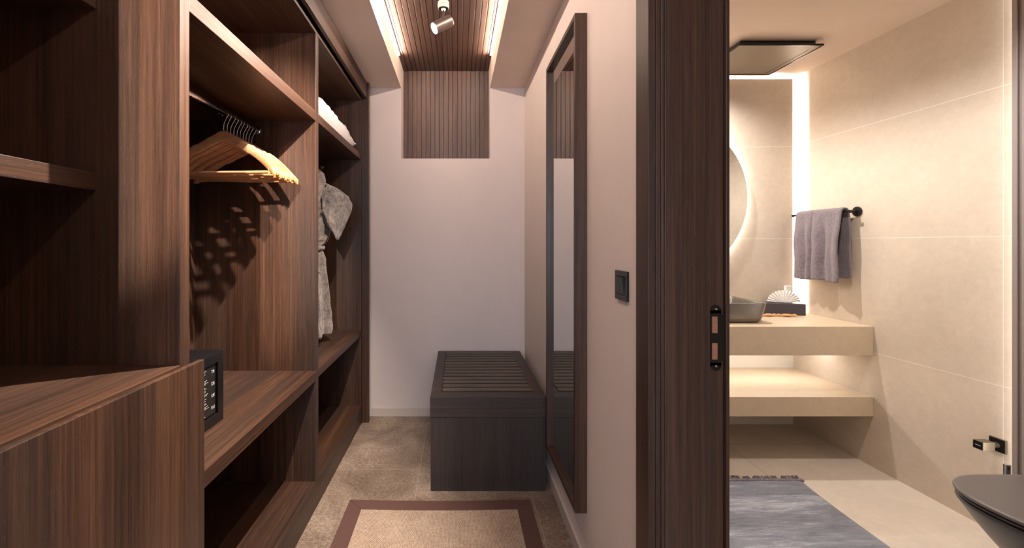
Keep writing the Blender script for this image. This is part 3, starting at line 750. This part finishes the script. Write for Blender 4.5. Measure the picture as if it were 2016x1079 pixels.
# orange twisted wrappers in front of the box
def wrapper(cx, cy, L, rz, label):
    bm = bmesh.new(); n = 20; rings = []
    keys = [(0.0, 0.013), (0.12, 0.010), (0.22, 0.003), (0.36, 0.0115), (0.5, 0.0135), (0.64, 0.0115), (0.78, 0.003), (0.88, 0.010), (1.0, 0.013)]
    for t_, r in keys:
        ring = []
        for k in range(n):
            a = 2*PI*k/n; f = 1+0.25*math.sin(5*a+t_*9)
            x = (t_-0.5)*L; y = r*1.5*f*math.cos(a); zz = r*0.62*f*math.sin(a) + 0.0105
            ring.append(Vector((cx + x*math.cos(rz)-y*math.sin(rz), cy + x*math.sin(rz)+y*math.cos(rz), 0.8197+zz)))
        rings.append(ring)
    loft(bm, rings)
    o = obj('wrapped_soap', bm, M['orange'], smooth=True, pivot=(cx, cy, 0.8197), subsurf=1); tag(o, label, 'wrapped item', 'orange wrapped items on the counter')
wrapper(2.065, 2.86, 0.10, 0.1, 'orange twisted paper packet on the counter, left of two, beside the basin')
wrapper(2.175, 2.848, 0.115, -0.12, 'orange twisted paper packet on the counter, right of two, before the tissue box')

# round backlit mirror
rm = thing('round_mirror', 'large round backlit mirror on the tiled vanity panel', 'mirror', (1.458, PY0, 1.62))
mc = Vector((1.458, 0, 1.621)); R = 0.554; n = 128
def circ(r, y): return [Vector((mc.x + r*math.cos(2*PI*k/n), y, mc.z + r*math.sin(2*PI*k/n))) for k in range(n)]
bm = bmesh.new(); loft(bm, [circ(R, PY0-0.034), circ(R, PY0-0.039)]); obj('mirror_glass', bm, M['mirror'], rm)
bm = bmesh.new(); loft(bm, [circ(R-0.03, PY0-0.001), circ(R-0.03, PY0-0.034)]); obj('backing', bm, M['steel'], rm)
bm = bmesh.new()
rs = [circ(R-0.0295, PY0-0.030), circ(R-0.014, PY0-0.030), circ(R-0.014, PY0-0.020), circ(R-0.0295, PY0-0.020)]
vs = [[bm.verts.new(p) for p in r] for r in rs]
for a, b in zip(vs, vs[1:]+vs[:1]): ring_faces(bm, a, b)
obj('light_ring', bm, M['mlens'], rm)

# ceiling vent panel
vp = thing('ceiling_panel', 'square dark flush panel on the bathroom ceiling above the counter', 'ceiling panel', (1.88, 2.73, 2.45))
obj('plate', bx((1.64, 2.12, 2.506, 2.944, 2.452, 2.462)), M['vent'], vp, 0.001)
obj('rim', bx((1.635, 2.125, 2.500, 2.506, 2.449, 2.460), (1.635, 2.125, 2.944, 2.950, 2.449, 2.460), (1.634, 1.640, 2.506, 2.944, 2.449, 2.460), (2.120, 2.126, 2.506, 2.944, 2.449, 2.460)), M['black'], vp)
obj('groove', bx((2.085, 2.089, 2.56, 2.93, 2.4512, 2.4522), (1.66, 2.08, 2.927, 2.931, 2.4512, 2.4522)), M['shade'], vp)
obj('mounting_box', bx((1.66, 2.10, 2.53, 2.92, 2.462, 2.49)), M['black'], vp)
# downlights
for (x, y), lb in (((1.48, 2.78), 'round recessed downlight above the vanity basin'), ((1.55, 1.75), 'round recessed downlight in the middle of the bathroom ceiling')):
    r = thing('recessed_downlight', lb, 'downlight', (x, y, BZC), 'bathroom downlights')
    bm = bmesh.new(); n = 40
    rs = [[Vector((x+q*math.cos(2*PI*k/n), y+q*math.sin(2*PI*k/n), zz)) for k in range(n)] for q, zz in ((0.045, BZC-0.0005), (0.044, BZC-0.006), (0.034, BZC-0.006), (0.032, BZC-0.0005))]
    vs = [[bm.verts.new(p) for p in q] for q in rs]
    for a, b in zip(vs, vs[1:]+vs[:1]): ring_faces(bm, a, b)
    obj('trim_ring', bm, M['white'], r)
    bm = bmesh.new(); cyl(bm, (x, y, BZC-0.0005), (x, y, BZC-0.003), 0.031, n=36); obj('lens', bm, M['lens'], r)

# ------------------------------------------------------------------ towel rail and towel
tr = thing('towel_rail', 'black round towel rail on the beige tiled wall', 'towel rail', (BX1, 2.8, 1.495))
BXr, BZr = 2.348, 1.4955
bm = bmesh.new(); cyl(bm, (BXr, 2.585, BZr), (BXr, 3.018, BZr), 0.0075, n=20); cyl(bm, (BXr, 3.008, BZr), (BXr, 3.02, BZr), 0.0095, n=20)
obj('bar', bm, M['blackmetal'], tr, 0.001)
for yy in (2.606, 2.985):
    bm = bmesh.new(); cyl(bm, (BX1-0.0005, yy, BZr), (BX1-0.012, yy, BZr), 0.029, n=36); o = obj('wall_mount', bm, M['blackmetal'], tr, 0.002)
    bm = bmesh.new(); cyl(bm, (BX1-0.011, yy, BZr), (BXr-0.004, yy, BZr), 0.009, n=20); obj('post', bm, M['blackmetal'], o)
tw = thing('hand_towel', 'mauve-grey terry towel draped over the black towel rail', 'towel', (BXr, 2.78, 1.05))
def towel_layer(y0, y1, Lf, Lb, off, seed, ns=70, nt=56):
    bm = bmesh.new(); R0 = 0.0165+off; Ltop = PI*R0; grid = []
    ss = [i/ns for i in range(ns+1)]; tot = Lf+Ltop+Lb
    for s in ss:
        d = s*tot; row = []
        for j in range(nt+1):
            t_ = j/nt; y = y0+(y1-y0)*t_
            if d < Lf: x = -R0; z = -(Lf-d); nx, nzv = -1, 0; w = min(1, (Lf-d)/0.16)
            elif d < Lf+Ltop:
                a = (d-Lf)/R0; x = -R0*math.cos(a); z = R0*math.sin(a); nx, nzv = -math.cos(a), math.sin(a); w = 0
            else: x = R0; z = -(d-Lf-Ltop); nx, nzv = 1, 0; w = min(1, (d-Lf-Ltop)/0.16)
            fold = 0.012*math.sin(t_*13+seed) + 0.006*math.sin(t_*29+seed*2)
            cre = -0.020*math.exp(-((t_-0.60)/0.028)**2)
            fr = 1 if nx < 0 else 0.35
            dx = (fold*w + cre*(0.35+0.65*w))*fr
            row.append(Vector((BXr + x - dx*(1 if d < Lf+Ltop/2 else -0.6) - (0.012*w if nx < 0 else -0.008*w), y + 0.004*math.sin(z*20+t_*5)*w, BZr + z - 0.004*math.sin(t_*9+seed)*w)))
        grid.append(row)
    vs = [[bm.verts.new(p) for p in r] for r in grid]
    for a, b in zip(vs, vs[1:]):
        for j in range(nt): bm.faces.new([a[j], b[j], b[j+1], a[j+1]])
    return bm
for (a, b, lf, lbk, of, sd, nm) in ((2.612, 2.960, 0.430, 0.405, 0.0, 0.6, 'cloth'),):
    o = obj(nm, towel_layer(a, b, lf, lbk, of, sd), M['towel'], tw, smooth=True)
    m = o.modifiers.new('s', 'SOLIDIFY'); m.thickness = 0.013; m.offset = 1
    m = o.modifiers.new('sub', 'SUBSURF'); m.levels = 1; m.render_levels = 1
    tx = bpy.data.textures.new('terry', 'CLOUDS'); tx.noise_scale = 0.006
    m = o.modifiers.new('d', 'DISPLACE'); m.texture = tx; m.strength = 0.004; m.mid_level = 0.5
    m.texture_coords = 'LOCAL'

# ------------------------------------------------------------------ bath rug
br = thing('bath_rug', 'blue-grey viscose rug with fringed edge on the bathroom floor', 'rug', (1.4, 1.7, 0))
bm = bmesh.new(); NXg, NYg = 60, 90; vs = []
for i in range(NXg+1):
    row = []
    for j in range(NYg+1):
        u, v = i/NXg, j/NYg
        y = 0.95 + v*(2.355-0.95); xe = 1.874 + 0.012*math.sin(v*5) - 0.07*(1-v)**1.0 + 0.018*v**6
        x = 0.80 + u*(xe-0.80); y += 0.012*u**3*v
        zz = 0.010 + 0.0035*noise.noise(Vector((x*5, y*7, 0))) + 0.002*noise.noise(Vector((x*20, y*28, 3)))
        ed = min(u, 1-u, v, 1-v); zz = zz if ed > 0 else 0.004
        row.append(bm.verts.new((x, y, zz)))
    vs.append(row)
for i in range(NXg):
    for j in range(NYg): bm.faces.new([vs[i][j], vs[i+1][j], vs[i+1][j+1], vs[i][j+1]])
o = obj('pile', bm, M['viscose'], br, smooth=True); m = o.modifiers.new('s', 'SOLIDIFY'); m.thickness = 0.0035; m.offset = -1
bm = bmesh.new(); box(bm, 0.80, 1.893, 2.352, 2.372, 0.001, 0.012)
obj('edge_binding', bm, M['fringe'], br, 0.003)
bm = bmesh.new(); rr = random.Random(5); x = 0.82
while x < 1.885:
    for k in range(7):
        a = x + rr.uniform(-0.018, 0.018); l = rr.uniform(0.022, 0.038)
        tube(bm, [(a, 2.37, 0.006), (a+rr.uniform(-.008, .008), 2.37+l*0.5, 0.012+rr.uniform(0, .006)), (a+rr.uniform(-.014, .014), 2.37+l, 0.005)], [0.0035, 0.003, 0.0015], 6)
    x += 0.052
o = obj('fringe', bm, M['fringe'], br, smooth=True); o['kind'] = 'stuff'

# ------------------------------------------------------------------ toilet
to = thing('toilet', 'matte dark grey wall-hung toilet with closed lid', 'toilet', (2.1, 1.47, 0.08))
TCY, TXF, TXB = 1.478, 1.822, 2.352
def tout(z, f=0.0, wd_=0.215, xb=TXB, n=72, inset=0.0, crown=0.0):
    xf = TXF + f + inset; cx = xf + (xb-xf)*0.42; pts = []
    for k in range(n):
        a = 2*PI*k/n; ca, sa = math.cos(a), math.sin(a)
        if ca < 0: x = cx + (cx-xf)*math.copysign(abs(ca)**0.82, ca); y = TCY + (wd_-inset)*math.copysign(abs(sa)**0.86, sa)
        else: x = cx + (xb-cx-inset*0.2)*math.copysign(abs(ca)**0.35, ca); y = TCY + (wd_-inset)*math.copysign(abs(sa)**0.70, sa)
        pts.append(Vector((x, y, z)))
    return pts
bm = bmesh.new()
kk = [(0.075, 0.30, 0.12), (0.08, 0.26, 0.13), (0.12, 0.20, 0.150), (0.18, 0.145, 0.168), (0.25, 0.085, 0.186), (0.31, 0.040, 0.200), (0.35, 0.012, 0.209), (0.362, 0.005, 0.212), (0.366, 0.010, 0.208)]
loft(bm, [tout(z_, f, w_) for z_, f, w_ in kk])
obj('bowl', bm, M['toilet'], to, smooth=True, subsurf=1)
bm = bmesh.new(); loft(bm, [tout(0.369, inset=0.012), tout(0.371, inset=0.006), tout(0.378, inset=0.004), tout(0.380, inset=0.009)])
obj('seat', bm, M['toilet'], to, smooth=True, subsurf=1)
bm = bmesh.new(); loft(bm, [tout(0.3825, inset=0.010), tout(0.384, inset=0.001), tout(0.394, inset=0.0), tout(0.399, inset=0.004), tout(0.401, inset=0.014), tout(0.403, inset=0.06), tout(0.404, inset=0.12)])
obj('lid', bm, M['lid'], to, smooth=True, subsurf=1)
# chrome pipe
bm = bmesh.new(); cyl(bm, (2.235, 1.755, 0.0005), (2.235, 1.755, 0.404), 0.0105, n=24)
o = obj('pipe', bm, M['chrome'], bevel=0.001, pivot=(2.235, 1.755, 0)); tag(o, 'slim upright chrome pipe behind the toilet lid', 'pipe')
# square tap on the wall
tp = thing('wall_valve', 'square black and champagne wall valve on the tiles beyond the toilet', 'valve', (BX1, 1.93, 0.37))
yv, zv = 1.928, 0.402
pb = obj('wall_plate', bx((BX1-0.009, BX1, yv-0.03, yv+0.03, zv-0.03, zv+0.03)), M['knobside'], tp, 0.001)
obj('plate_face', bx((BX1-0.0105, BX1-0.009, yv-0.0285, yv+0.0285, zv-0.0285, zv+0.0285)), M['blackmetal'], tp, 0.0005)
bm = bmesh.new(); cyl(bm, (BX1-0.0105, yv, zv), (BX1-0.045, yv, zv), 0.012, n=24); obj('stem', bm, M['knobside'], tp)
kn = obj('knob', bx((BX1-0.095, BX1-0.040, yv-0.0185, yv+0.0185, zv-0.0185, zv+0.0185)), M['knobside'], tp, 0.0015)
cp = obj('knob_cap', bx((BX1-0.0965, BX1-0.095, yv-0.0175, yv+0.0175, zv-0.0175, zv+0.0175)), M['blackmetal'], kn, 0.0005)
bm = bmesh.new()
for k, (a, l) in enumerate(((-0.009, 0.003), (-0.004, 0.0045), (0.002, 0.003), (0.0065, 0.0045))): box(bm, BX1-0.0969, BX1-0.0964, yv-a-l, yv-a, zv-0.001, zv+0.0016+0.0006*(k % 2))
obj('mark', bm, M['print'], kn)
